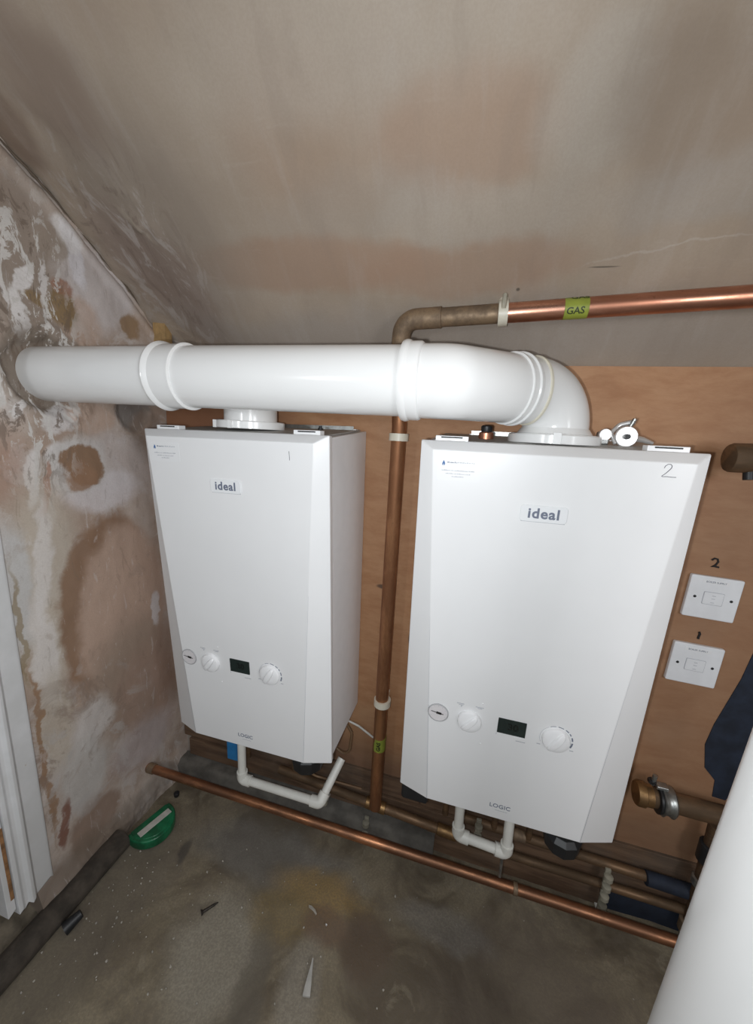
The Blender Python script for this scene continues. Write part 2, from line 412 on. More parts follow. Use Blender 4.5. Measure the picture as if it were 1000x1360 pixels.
def prism(pts, h, ax='y'):
    """polygon pts in (x,z) extruded from y=0 to y=-h (ax y) or (x,y) from z 0..h (ax z)"""
    bm = bmesh.new()
    f = (lambda p, k: (p[0], -k, p[1])) if ax == 'y' else (lambda p, k: (p[0], p[1], k))
    A = [bm.verts.new(f(p, 0)) for p in pts]; B = [bm.verts.new(f(p, h)) for p in pts]; n = len(pts)
    bm.faces.new(A); bm.faces.new(B[::-1])
    for i in range(n): bm.faces.new((A[i], B[i], B[(i+1) % n], A[(i+1) % n]))
    return bm
def text_obj(name, s, size, mat, parent, mw, ext=.0003, off=0, space=1, spx=1, smooth=False):
    cu = bpy.data.curves.new(name, 'FONT'); cu.body = s; cu.size = size; cu.extrude = ext; cu.offset = off
    cu.align_x = 'CENTER'; cu.align_y = 'CENTER'; cu.space_character = space; cu.resolution_u = 4
    to = bpy.data.objects.new('tmp_text', cu); C.objects.link(to)
    dg = bpy.context.evaluated_depsgraph_get(); me = bpy.data.meshes.new_from_object(to.evaluated_get(dg))
    bpy.data.objects.remove(to); bpy.data.curves.remove(cu)
    me.name = name; me.transform(mw @ Matrix.Diagonal((spx, 1, 1, 1))); me.materials.clear(); me.materials.append(M[mat])
    o = bpy.data.objects.new(name, me); C.objects.link(o); o.parent = parent
    return o
def fbm(x, y, z, o=5): return noise.fractal(Vector((x, y, z)), .9, 2.1, o)
def lerp_tab(x, tab):
    if x <= tab[0][0]: return tab[0][1]
    for (a, b), (c, d) in zip(tab, tab[1:]):
        if x <= c: return b+(d-b)*(x-a)/(c-a)
    return tab[-1][1]
def sstep(a, b, x): t = max(0, min(1, (x-a)/(b-a))); return t*t*(3-2*t)

# ------------------------------------------------------------------ the room shell
FZ = -.38
def grid_obj(name, nu, nv, fn, mat, back, thick):
    bm = bmesh.new()
    V = [[bm.verts.new(fn(i/nu, j/nv)) for j in range(nv+1)] for i in range(nu+1)]
    for i in range(nu):
        for j in range(nv): bm.faces.new((V[i][j], V[i+1][j], V[i+1][j+1], V[i][j+1]))
    # closed slab behind it
    edge = [V[i][0] for i in range(nu+1)]+[V[nu][j] for j in range(1, nv+1)]+[V[i][nv] for i in range(nu-1, -1, -1)]+[V[0][j] for j in range(nv-1, 0, -1)]
    bk = [bm.verts.new(v.co+Vector(back)*thick) for v in edge]; n = len(edge)
    for k in range(n): bm.faces.new((edge[k], edge[(k+1) % n], bk[(k+1) % n], bk[k]))
    bm.faces.new(bk)
    return struct(obj(name, bm, mat, smooth=60))
# height of the ceiling/left wall junction, arched a little above the straight slope
JT = [(-.46, 1.27), (-.31, 1.152), (-.245, 1.118), (-.18, 1.07), (-.092, 1.01), (0, .925), (.05, .88)]
def zj(y): return lerp_tab(y, JT) if y > -.46 else .856-.9*y
def zslope(x, y):
    base = .856-.9*y
    k = sstep(-.34, -.63, x) if x > -.63 else 1
    k = sstep(-.30, -.63, x)
    return base+(zj(y)-base)*k
def f_floor(u, v):
    x = -1.2+2.6*u; y = .02-2.5*v
    return (x, y, FZ+.006*fbm(x*5, y*5, 0)+.0015*fbm(x*30, y*30, 3))
grid_obj('floor', 200, 190, f_floor, 'floor', (0, 0, -1), .1)
def f_slope(u, v):
    x = -.66+2.06*u; y = .03-1.1*v
    z = zslope(x, y)
    e = sstep(-.40, -.62, x)
    z += .003*fbm(x*4, y*4, 1)+e*(.006*fbm(x*14, y*14, 2)+.002*fbm(x*40, y*30, 6))
    z -= .010*math.exp(-(((x+.455)/.03)**2+((y+.215)/.035)**2))*(1+fbm(x*50, y*50, 2))
    return (x, y, z)
grid_obj('ceiling', 260, 150, f_slope, 'slope', (0, .7, .7), .06)
bm = bx((-1.2, -2.5, 1.83), (1.4, -1.05, 1.9)); struct(obj('trim_1', bm, 'plaster')).name = 'ceiling_flat'
FY, FZc = -.272, .785
def f_left(u, v):
    y = .02-.445*u; top = zj(y)+.012
    z = (FZ-.02)+(top-FZ+.02)*v
    d = .007*fbm(y*4, z*4, 7, 2)+.0022*fbm(y*14, z*11, 3, 3)
    d *= .8+.5*sstep(.6, .95, z)
    rr = math.hypot(y-FY, z-FZc)*(1+.14*fbm(y*22, z*22, 9))
    d -= .016*sstep(.080, .058, rr)                                     # hole knocked through for the flue
    d += .003*math.exp(-((rr-.088)/.006)**2)*(1+1.2*fbm(y*40, z*40, 4))
    for (py, pz, pr) in ((-.095, .725, .045),): d -= .008*sstep(pr*1.2, pr*.7, math.hypot(y-py, z-pz))
    t_ = top-z
    d -= .010*math.exp(-((t_-.018)/.006)**2)*(.6+.8*abs(fbm(y*20, 1, 2)))
    d += .004*math.exp(-((t_-.04)/.014)**2)
    rb = sstep(-.28, -.36, z)
    d += rb*.025*(.5+.5*fbm(y*9, z*9, 8))
    return (-.63+d, y, z)
wl = grid_obj('wall_left', 170, 440, f_left, 'left', (-1, 0, 0), .12)
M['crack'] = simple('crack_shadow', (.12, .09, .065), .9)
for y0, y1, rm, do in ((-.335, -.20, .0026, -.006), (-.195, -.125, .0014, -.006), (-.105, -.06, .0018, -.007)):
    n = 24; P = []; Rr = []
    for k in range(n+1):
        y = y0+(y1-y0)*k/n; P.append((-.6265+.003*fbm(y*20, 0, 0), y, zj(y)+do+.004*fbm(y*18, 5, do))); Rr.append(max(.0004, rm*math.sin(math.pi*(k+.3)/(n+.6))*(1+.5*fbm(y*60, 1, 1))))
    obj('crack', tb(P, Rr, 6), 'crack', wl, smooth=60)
bm = bx((-.75, -2.5, FZ-.02), (-.64, -1.30, 1.9)); box(bm, (-.75, -1.32, 1.62), (-.64, -.42, 1.9))
struct(obj('wall_left_beyond_door', bm, 'plaster'))
bm = bmesh.new()   # rubble threshold under the door architrave
def f_sill(u, v):
    y = -.400-.95*u; k = v
    x = -1.05+.44*k; z = -.315-.05*sstep(.8, 1, k)*1.2+.014*fbm(x*14, y*14, 2)+.01*fbm(x*40, y*40, 5)
    if k > .97: z = FZ-.02
    return (x+.012*fbm(y*12, 3, z*9), y, z)
grid_obj('trim_2', 90, 46, f_sill, simple('rubble', (.135, .11, .08), .9, vary=.45, scale=18, bump=.5), (0, 0, -1), .08).name = 'door_threshold'
bm = bx((-.68, .012, FZ-.02), (1.3, .12, 1.05)); struct(obj('wall_back', bm, 'plaster'))
bm = bx((-1.25, -2.5, FZ-.02), (-1.18, .1, 1.9)); box(bm, (-1.2, -.12, FZ-.02), (-.76, -.02, 1.9)); struct(obj('wall_next_room', bm, 'plaster'))
bm = bx((1.2, -2.5, FZ-.02), (1.3, .02, 1.9)); struct(obj('wall_right', bm, 'plaster'))
# plywood lining with boards behind the pipes
ply = struct(obj('wall_back_lining', bx((-.625, 0, -.20), (1.19, .012, .854)), 'ply'))
b0 = obj('board', bx((-.622, -.004, -.262), (.13, .012, -.203)), 'board', ply, bevel=.001)
b0 = obj('board', bx((.134, -.004, -.262), (1.19, .012, -.203)), 'board', ply, bevel=.001)
obj('board', bx((-.60, -.010, -.322), (1.19, .012, -.265)), 'board', ply, bevel=.001)
obj('board', bx((.16, -.016, -.39), (1.19, .012, -.325)), 'board', ply, bevel=.001)
def f_ledge(u, v):
    x = -.62+.80*u; pr = [(-.002, -.318), (-.035, -.322), (-.050, -.334), (-.058, FZ-.01)]
    y = lerp_tab(v, [(0, 0), (.4, -.035), (.6, -.05), (1, -.058)]); z = lerp_tab(v, [(0, -.325), (.4, -.326), (.6, -.335), (1, FZ-.01)])
    return (x, y+.004*fbm(x*10, 0, z*10), z+.004*fbm(x*12, y*30, 3))
grid_obj('baseboard_back', 60, 10, f_ledge, 'concrete', (0, 0, -1), .03)
obj('batten', bx((-.628, -.024, .88), (-.592, -.001, .985)), 'batten', ply, bevel=.001)
# navy paint patches on the lining
obj('navy_paint_patch', prism([(.80, .46), (.752, .34), (.742, .262), (.718, .15), (.712, .10), (.722, .045), (.745, .02), (.748, -.02), (.772, -.022), (.78, .0), (.81, .03), (.9, .06), (.95, .3), (.9, .5)], .0016), 'navy', ply)
obj('navy_paint_patch', prism([(.575, -.328), (.60, -.326), (.69, -.331), (.742, -.328), (.745, -.388), (.58, -.388)], .0185), 'navy', ply)

# door frame: architrave + jamb
door = struct(thing('door_1', 'x', 'x', (-.61, -.433, -.275)))
del door['label']; del door['category']
def mould(name, prof, z0, z1, mat, par, off=(0, 0, 0), jag=0):
    bm = bmesh.new()
    A = [bm.verts.new((p[0]+off[0], p[1]+off[1], z0+jag*random.uniform(-1, 1))) for p in prof]; B = [bm.verts.new((p[0]+off[0], p[1]+off[1], z1)) for p in prof]
    n = len(prof); bm.faces.new(A[::-1]); bm.faces.new(B)
    for i in range(n): bm.faces.new((A[i], A[(i+1) % n], B[(i+1) % n], B[i]))
    return obj(name, bm, mat, par, bevel=.0012)
# local: x out from the wall, y along the wall (negative = towards the opening)
mould('architrave', [(-.02, .028), (.006, .028), (.008, .022), (.007, -.004), (.012, -.008), (.018, -.012), (.019, -.018), (.013, -.023), (.012, -.028), (.016, -.033), (.015, -.040), (-.02, -.040)], .012, 1.95, 'paintwood', door, jag=.008)
mould('jamb', [(-.13, -.041), (.010, -.041), (.010, -.055), (-.13, -.055)], .018, 1.95, 'paintwood', door, jag=.006)
mould('bare_edge', [(.0102, -.0415), (.0112, -.0415), (.0112, -.0475), (.0102, -.0475)], .05, .22, 'bare', door)
mould('architrave', [(-.02, .028), (.006, .028), (.018, -.012), (.015, -.040), (-.02, -.040)], .012, 1.95, 'paintwood', door, off=(0, -.91, 0))
bm = bx((-.13, -.94, 1.90), (.012, .02, 1.95)); obj('head_jamb', bm, 'paintwood', door, bevel=.001)

# ------------------------------------------------------------------ boilers
K = .037/.686
def fy(z): return -(.215+K*z)
def fmat(x, z, off=.0):
    v = Vector((0, -K, 1)).normalized(); n = Vector((0, -1, -K)).normalized(); xx = Vector((1, 0, 0))
    mw = Matrix((xx, v, n)).transposed().to_4x4(); mw.translation = Vector((x, fy(z), z))+n*off
    return mw
def on_front(bm, x, z, off=0):
    bm.transform(fmat(x, z, off)); return bm
def disc(r, h, seg=40, bev=.0):
    bm = bmesh.new(); prof = [(0, r), (h-bev, r), (h, r-bev)] if bev else [(0, r), (h, r)]
    profile(bm, (0, 0, 0), (0, 0, 1), prof, seg); return bm
def rrect(w_, h_, r, t, n=5):
    pts = []
    for cx, cy, a0 in ((w_/2-r, h_/2-r, 0), (-w_/2+r, h_/2-r, 90), (-w_/2+r, -h_/2+r, 180), (w_/2-r, -h_/2+r, 270)):
        for k in range(n+1):
            a = math.radians(a0+90*k/n); pts.append((cx+r*math.cos(a), cy+r*math.sin(a)))
    return prism(pts, t, 'z')
def stroke(pts, r, x, z, s=1):
    return on_front(tb([(a*s, b*s, 0) for a, b in pts], r, 6), x, z, 0)

def boiler(loc, roll, label, mark):
    t = thing('wall_boiler', label, 'boiler', loc, 'wall hung boilers', (0, -roll, 0))
    # body
    bm = bmesh.new()
    v = [bm.verts.new(p) for p in ((-.193, -.002, .004), (.193, -.002, .004), (.193, -.19, .004), (-.193, -.19, .004),
                                   (-.193, -.002, .712), (.193, -.002, .712), (.193, -.212, .697), (-.193, -.212, .697))]
    for f in ((0, 1, 2, 3), (7, 6, 5, 4), (0, 4, 5, 1), (1, 5, 6, 2), (2, 6, 7, 3), (3, 7, 4, 0)): bm.faces.new([v[i] for i in f])
    obj('casing', bm, 'casing_side', t, bevel=.0015)
    bm = bmesh.new()
    v = [bm.verts.new(p) for p in ((-.180, -.008, .7125), (.180, -.008, .7125), (.180, -.200, .6985), (-.180, -.200, .6985),
                                   (-.180, -.008, .7150), (.180, -.008, .7150), (.180, -.200, .7010), (-.180, -.200, .7010))]
    for f in ((0, 1, 2, 3), (7, 6, 5, 4), (0, 4, 5, 1), (1, 5, 6, 2), (2, 6, 7, 3), (3, 7, 4, 0)): bm.faces.new([v[i] for i in f])
    obj('top_plate', bm, 'grey_metal', t)
    # front cover with its tapering side bevels
    bm = bmesh.new()
    def loop(xt, xb, zt, zb, yt, yb): return [bm.verts.new(p) for p in ((-xb, yb, zb), (xb, yb, zb), (xt, yt, zt), (-xt, yt, zt))]
    A = loop(.1955, .1955, .700, 0, -.216, -.183); B = loop(.1975, .1975, .7005, -.001, -.233, -.196); Cc = loop(.176, .138, .686, -.0005, fy(.686), fy(0))
    for P, Q in ((A, B), (B, Cc)):
        for i in range(4): bm.faces.new((P[i], P[(i+1) % 4], Q[(i+1) % 4], Q[i]))
    bm.faces.new(Cc); bm.faces.new(A[::-1])
    obj('front_cover', bm, 'casing', t, bevel=.0018, seg=3)
    for sx in (-1, 1):      # fine seams where the flat panel meets the side bevels
        bm = bmesh.new(); q = [bm.verts.new(p) for p in ((sx*.1385, fy(0)-.0004, 0), (sx*.1392, fy(0)-.0002, 0), (sx*.1602, fy(.40)-.0001, .40), (sx*.1600, fy(.40)-.0003, .40))]; bm.faces.new(q)
        obj('seam', bm, 'pale_ink', t)
    # latches let into the top
    for sx in (-1, 1):
        l = obj('latch', bx((sx*.150-.026, -.224, .6985), (sx*.150+.026, -.205, .7082)), 'casing', t, bevel=.001)
        obj('slot', bx((sx*.150-.017, -.2246, .7045), (sx*.150+.017, -.215, .7068)), 'dark_slot', l)
    # underside: tray and fittings
    obj('drip_tray', bx((-.17, -.175, -.012), (.17, -.02, .004)), 'grey_metal', t, bevel=.002)
    # badge
    bd = obj('badge', on_front(rrect(.066, .0255, .005, .0022), -.0035, .5995), 'badge', t, bevel=.0008)
    text_obj('lettering', 'ideal', .0215, 'ink', bd, fmat(-.0035, .5995, .0024), .0002, .0006, 1.12, 1.0)
    obj('shadow_line', on_front(bx((-.031, -.0134, 0), (.031, -.0126, .0005)), -.0035, .5995), 'pale_ink', bd)
    lg = text_obj('lettering', 'LOGIC', .0125, 'ink', t, fmat(-.003, .030, .0002), .0002, .0001, 1.05, .98)
    obj('underline', on_front(bx((-.008, -.0004, 0), (.014, .0003, .0003)), -.003, .0205), 'pale_ink', lg)
    # engineer's sticker, printed too small to read
    st = obj('sticker', on_front(rrect(.066, .036, .002, .0003), -.134, .6575), 'sticker', t)
    fl = [(0, .0045), (.0014, .0018), (.0022, -.0005), (.0020, -.0028), (.0008, -.004), (.0003, -.0018), (0, -.0004), (-.0003, -.0018), (-.0008, -.004), (-.0020, -.0028), (-.0022, -.0005), (-.0012, .0016)]
    obj('flame_mark', on_front(prism(fl, .0003, 'z'), -.1572, .6665, .0003), 'blue_ink', st)
    rr = random.Random(3)
    def words(z, x0, x1, h, mat):
        bm = bmesh.new(); x = x0
        while x < x1-.001:
            l = rr.uniform(.0009, .0020); hh = h*rr.choice((.6, .7, 1))
            box(bm, (x, -h/2, 0), (min(x+l, x1), -h/2+hh, .0002)); x += l+rr.choice((.0004, .0004, .0004, .0012))
        return obj('fine_print', on_front(bm, 0, z, .0003), mat, st)
    words(.6680, -.1515, -.1365, .0022, 'ink'); words(.6682, -.1355, -.1105, .0018, 'pale_ink')
    words(.6555, -.1595, -.1095, .0015, 'pale_ink'); words(.6505, -.153, -.1155, .0013, 'pale_ink'); words(.6462, -.1435, -.1245, .0014, 'pale_ink')
    # controls
    g = obj('pressure_gauge', on_front(lathe((0, 0, 0), (0, 0, 1), [(0, .0190), (.0016, .0190), (.0022, .0182), (.0022, .0172), (.0010, .0168), (.0010, .001)]), -.1316, .2078), 'grim', t, smooth=40)
    obj('dial', on_front(disc(.0169, .0003), -.1316, .2078, .0011), 'gface', g)
    nd = bmesh.new(); box(nd, (-.013, -.0006, 0), (.010, .0006, .0004)); box(nd, (-.003, -.0022, 0), (.006, .0022, .0005)); nd.transform(Matrix.Rotation(math.radians(-8), 4, 'Z'))
    obj('needle', on_front(nd, -.1316, .2078, .0018), 'marker', g)
    tk = bmesh.new()
    for k in range(9):
        a = math.radians(210-k*30); q = bmesh.new()
        for s0, s1 in ((.0135, .0155),):
            d = Vector((math.cos(a), math.sin(a), 0)); pn = Vector((-d.y, d.x, 0))*.0003
            vs = [tk.verts.new(p) for p in (d*s0-pn, d*s1-pn, d*s1+pn, d*s0+pn)]; tk.faces.new(vs)
        q.free()
    obj('dial_marks', on_front(tk, -.1316, .2078, .0016), 'pale_ink', g)
    def knob(x, z, r, ang):
        ro = obj('knob', on_front(lathe((0, 0, 0), (0, 0, 1), [(0, r), (.004, r), (.0065, r*.94), (.0078, r*.80), (.0084, r*.5), (.0086, .0004)]), x, z), 'knob', t, smooth=35)
        gb = bmesh.new()
        n = 14; L_ = r*.98; W_ = r*.34
        prev = None
        for i in range(n+1):
            s = -1+2*i/n; wd = W_*math.sqrt(max(.06, 1-abs(s)**3)); h = .0068+.0068*math.sqrt(max(0, 1-abs(s)**2.6))
            sec = [gb.verts.new((a, s*L_, b)) for a, b in ((-wd, .004), (-wd*.62, h), (wd*.62, h), (wd, .004))]
            if prev:
                for k in range(4): gb.faces.new((prev[k], prev[(k+1) % 4], sec[(k+1) % 4], sec[k]))
            else: gb.faces.new(sec)
            prev = sec
        gb.faces.new(prev[::-1]); gb.transform(Matrix.Rotation(math.radians(ang), 4, 'Z'))
        gr = obj('grip', on_front(gb, x, z), 'knob', ro, bevel=.001)
        return ro
    k1 = knob(-.0752, .2055, .0212, -38); k2 = knob(.0690, .2080, .0225, -30)
    def arcs(x, z, r, a0, a1, w0, name, mat, par):
        bm = bmesh.new(); n = max(3, int(abs(a1-a0)/6))
        P = []
        for i in range(n+1):
            a = math.radians(a0+(a1-a0)*i/n); P.append((bm.verts.new((r*math.cos(a), r*math.sin(a), 0)), bm.verts.new(((r+w0)*math.cos(a), (r+w0)*math.sin(a), 0))))
        for i in range(n): bm.faces.new((P[i][0], P[i+1][0], P[i+1][1], P[i][1]))
        return obj(name, on_front(bm, x, z, .0004), mat, par)
    arcs(.069, .208, .0252, 205, 122, .0005, 'scale_mark', 'pale_ink', t)
    for a0, a1, w0 in ((116, 96, .0010), (88, 68, .0014), (60, 46, .0019), (40, 30, .0019), (22, 6, .0022), (-2, -24, .0026)):
        arcs(.069, .208, .0250, a0, a1, w0, 'scale_mark', 'ink', t)
    def dash(x, z, w_, h_, mat='pale_ink'): return obj('fine_print', on_front(bx((-w_/2, -h_/2, 0), (w_/2, h_/2, .0003)), x, z), mat, t)
    dash(-.0935, .2375, .013, .0012); dash(-.0925, .2350, .008, .0010); dash(-.0915, .2325, .0016, .0030)
    dash(-.0600, .2375, .014, .0012); dash(-.0595, .2350, .008, .0010); dash(.0435, .191, .006, .0014); dash(.0960, .1915, .006, .0014); dash(.0145, .1855, .016, .0011); dash(-.027, .192, .0008, .004)
    ds = obj('display', on_front(rrect(.0470, .0305, .0008, .0012), -.003, .2112, .0002), 'lcd', t)
    text_obj('digits', '30', .018, 'lcdd', ds, fmat(-.001, .2115, .0016), .0001, .0004)
    obj('reset_button', on_front(rrect(.018, .0075, .001, .0008), .012, .1905), 'casing', t, bevel=.0003)
    for x, z in ((-.0555, .2465), (-.0520, .1615)): obj('rivet', on_front(lathe((0, 0, 0), (0, 0, 1), [(0, .0016), (.0007, .0013), (.0011, .0006)], 12), x, z), 'knob', t, smooth=60)
    # pen mark of the boiler's number
    x, z, pts = mark
    obj('pen_number', on_front(tb([(a, b, .0002) for a, b in pts], .00045, 5), x, z), 'pencil', t)
    return t
one = (.1297, .6631, [(0, .0078), (.0002, .004), (.0004, 0), (.0006, -.004), (.0006, -.0078)])
two = (.1455, .6752, [(-.0075, .0035), (-.0065, .0065), (-.0040, .0088), (-.0010, .0090), (.0010, .0072), (.0010, .0042), (-.0010, .0010), (-.0045, -.0035), (-.0085, -.0075), (-.0075, -.0082), (-.0020, -.0078), (.0030, -.0082), (.0085, -.0080)])
B1 = boiler((-.2477, 0, -.0059), .0147, 'white wall boiler nearer the left plaster wall, numbered 1 in pen', one)
B2 = boiler((.2991, 0, 0), .0045, 'white wall boiler nearer the switches, numbered 2 in pen', two)

# fittings hanging under the boilers
def under(par, x, y, z, s=1):
    o = obj('black_valve', lathe((x, y, z), (0, 0, -1), [(0, .018*s), (.028*s, .018*s), (.034*s, .024*s), (.052*s, .022*s), (.060*s, .010*s)], 10), 'black', par, bevel=.0008)
    return o
under(B1, .105, -.12, -.008, 1.75); under(B2, .130, -.15, -.008, 1.5)
bm = bx((-.198, -.165, -.075), (-.140, -.110, -.0)); obj('black_bracket', bm, 'black', B2, bevel=.006)
for x in (-.13, .02): obj('pipe_tail', tb([(x, -.06, .0), (x, -.06, -.09), (x, -.030, -.20), (x, -.028, -.238)], .0075, 12), 'copper_b', B1, smooth=50)
for x in (-.10, .02, .1): obj('pipe_tail', tb([(x, -.06, .0), (x, -.06, -.09), (x, -.030, -.20), (x, -.028, -.238)], .0075, 12), 'copper_b', B2, smooth=50)
obj('cable_loop', tb(rpath([(.16, -.05, .004), (.195, -.05, -.05), (.19, -.06, -.12), (.13, -.05, -.09), (.12, -.05, 0)], .02, 6), .0035, 8), 'browncable', B1, smooth=60)
obj('cable_loop', tb(rpath([(.04, -.09, .0), (.05, -.09, -.13), (.10, -.07, -.19), (.22, -.03, -.235)], .03, 6), .003, 8), 'browncable', B1, smooth=60)
o = obj('blue_plastic_tag', bx((-.135, -.115, -.165), (-.100, -.110, -.0)), 'bluetape', B1, bevel=.002)

def cond_pipe(name, pts, label, ends):
    t = thing(name, label, 'pipe', pts[0], 'condensate pipes under the boilers'); L0 = Vector(pts[0])
    P = [Vector(p)-L0 for p in pts]
    for i in range(len(P)-1):
        obj('pipe', tb([P[i], P[i+1]], .0105, 20), 'cond', t, smooth=50)
    for i in range(1, len(P)-1):
        a = P[i]+(P[i-1]-P[i]).normalized()*.024; b = P[i]+(P[i+1]-P[i]).normalized()*.024
        path = rpath([a, P[i], b], .010, 6); obj('elbow', tb(path, .0138, 20), 'cond', t, smooth=50)
    return t
cond_pipe('condensate_pipe', [(-.331, -.12, .0), (-.331, -.12, -.216), (-.107, -.12, -.214), (-.0788, -.045, -.143)], 'white condensate pipe under the boiler nearer the left wall, its end rising free', 0)
t = cond_pipe('condensate_pipe', [(.228, -.12, 0), (.232, -.12, -.178), (.338, -.12, -.187), (.333, -.12, .0)], 'short narrow U-shaped white condensate pipe under the boiler nearer the switches', 0)
obj('drain_rod', tb([(.103, .0, -.187), (.105, .004, -.262)], .0035, 10), 'steel', t)

# ------------------------------------------------------------------ flues
fl = thing('flue_pipe', 'thick white plastic flue pipe crossing to boiler number 2 with a large elbow', 'flue', (.31, -.13, .704))
O = Vector((.31, -.13, .704))
r0 = .052
E0 = Vector((.31, -.13, .786)); din = Vector((-.85, -.527, 0)).normalized()
S1 = Vector((.085, -.262, .784)); S0 = Vector((-.665, -.270, .785)); dmain = (S0-S1).normalized()
def add(name, bm, mat='upvc', sm=35): return obj(name, (bm.transform(Matrix.Translation(-O)), bm)[1], mat, fl, smooth=sm)
# main run, two lengths
j = S1+dmain*.425
add('pipe', tb([S0, j], r0-.001, 64)); add('pipe', tb([j, S1], r0-.0005, 64))
add('coupling', lathe(j-dmain*.030, dmain, [(0, .0535), (.001, .0560), (.004, .0560), (.005, .0540), (.042, .0545), (.046, .0575), (.050, .0590), (.055, .0575), (.0555, .0525)], 64))
K1 = S1-dmain*.030          # bend corner
arm = E0+din*.062            # mouth of the elbow
Pb = rpath([S1+dmain*.012, S1-dmain*.052, arm+din*.018], .045, 10)
add('coupling', lathe(S1+dmain*.016, -dmain, [(0, .0525), (.001, .0575), (.006, .0590), (.010, .0580), (.012, .0565), (.026, .0565), (.028, .0555), (.030, .0525)], 64))
add('bend', tb(Pb, .0530, 64))
q = Pb[-1]; dq = (Pb[-1]-Pb[-2]).normalized()
add('ring', lathe(q-dq*.026, dq, [(0, .053), (.0012, .0558), (.0035, .0558), (.005, .0545), (.013, .0545), (.0145, .0572), (.018, .0572), (.020, .0535)], 64))
Pe = rpath([arm+din*.020, E0, Vector((.31, -.13, .722))], .058, 16)
add('elbow', tb(Pe, .0525, 64))
add('seal', lathe(arm-din*.004, din, [(0, .0525), (.001, .0548), (.004, .0548), (.005, .0525)], 64), 'cream')
add('flange', lathe((.31, -.13, .703), (0, 0, 1), [(0, .072), (.001, .0735), (.0135, .0735), (.0155, .0715), (.0165, .060), (.026, .0535)], 64))
for a in (-95, 25, 145):
    a = math.radians(a); c = Vector((.31+.0735*math.cos(a), -.13+.0735*math.sin(a), .7035)); q = bmesh.new()
    bq = bx((-.004, -.006, 0), (.004, .006, .017)); bq.transform(Matrix.Translation(c) @ Matrix.Rotation(a, 4, 'Z')); q.free(); add('lug', bq, sm=20)

f1 = thing('flue_pipe', 'short white upright flue on boiler number 1 turning left behind the large pipe', 'flue', (-.282, -.13, .70))
O1 = Vector((-.282, -.13, .70))
def add1(name, bm, mat='upvc', sm=35): return obj(name, (bm.transform(Matrix.Translation(-O1)), bm)[1], mat, f1, smooth=sm)
add1('flange', lathe(O1+Vector((0, 0, .001)), (0, 0, 1), [(0, .068), (.001, .0695), (.0135, .0695), (.0155, .0680), (.016, .0570)], 64))
add1('lug', bx(O1+Vector((-.004+.0, -.0735, .001)), O1+Vector((.004+.0, -.067, .016))), sm=20)
add1('lug', bx(O1+Vector((-.054, -.052, .001)), O1+Vector((-.046, -.044, .016))), sm=20)
P1 = rpath([O1+Vector((0, 0, .012)), O1+Vector((0, 0, .105)), O1+Vector((-.345, .035, .097))], .058, 12)
add1('elbow', tb(P1, .0535, 64))
for k, s in enumerate((0, .010, .020)): add1('ring', lathe(O1+Vector((-.050-s, .006, .1035)), (-1, .1, 0), [(0, .0535), (.002, .0575), (.005, .0575), (.007, .0535)], 48))

# small things on top of the boilers
def rail(par, x0, x1, y, z):
    o = obj('mounting_rail', bx((x0, y-.018, z), (x1, y, z+.004)), 'casing', par, bevel=.001)
    obj('rail_face', bx((x0+.004, y-.0186, z+.001), (x1-.006, y-.018, z+.010)), 'steel', par)
rail(B1, -.10, .175, -.006, .712); rail(B2, -.13, .135, -.006, .712)
obj('sealing_plug', lathe((.10, -.05, .709), (0, 0, 1), [(0, .006), (.006, .006), (.007, .004), (.011, .004)], 12), 'black', B1, smooth=40)
t = thing('test_point_plug', 'small copper-coloured capped plug on top of boiler number 2', 'plug', (.199, -.12, .704))
obj('collar', lathe((0, 0, 0), (0, 0, 1), [(0, .013), (.012, .013), (.014, .011), (.0145, .004)], 20), 'copper', t, smooth=40)
obj('cap', lathe((0, 0, .014), (0, 0, 1), [(0, .009), (.003, .010), (.010, .010), (.012, .007)], 20), 'black', t, smooth=40)
t = thing('hose_clamp', 'shiny chrome clamp bracket lying on boiler number 2 beside the flange', 'clamp', (.418, -.135, .706))
bm = lathe((.0, -.006, .015), (0, 1, 0), [(0, .0155), (.0015, .0168), (.0035, .0168), (.005, .015)], 32); obj('disc', bm, 'chrome', t, smooth=40)
obj('boss', lathe((.0, -.012, .015), (0, 1, 0), [(0, .004), (.006, .0045)], 16), 'black', t)
obj('band', tb(rpath([(-.012, .0, .003), (-.020, .008, .020), (-.008, .010, .034), (.012, .008, .040)], .006, 4), .004, 8), 'chrome', t, smooth=50)
obj('screw', tb([(.004, .006, .026), (.010, .002, .044)], .0032, 10), 'steel', t, smooth=50)
obj('worm_housing', bx((-.040, .002, .0), (-.022, .016, .022)), 'steel', t, bevel=.003)
obj('lever', lathe((-.030, -.002, .017), (0, 1, 0), [(0, .009), (.005, .010), (.006, .008)], 20), 'chrome', t, smooth=40)
obj('tail', tb([(.012, .012, .014), (.032, .022, .012), (.050, .028, .007)], [.006, .005, .003], 10), 'chrome', t, smooth=50)

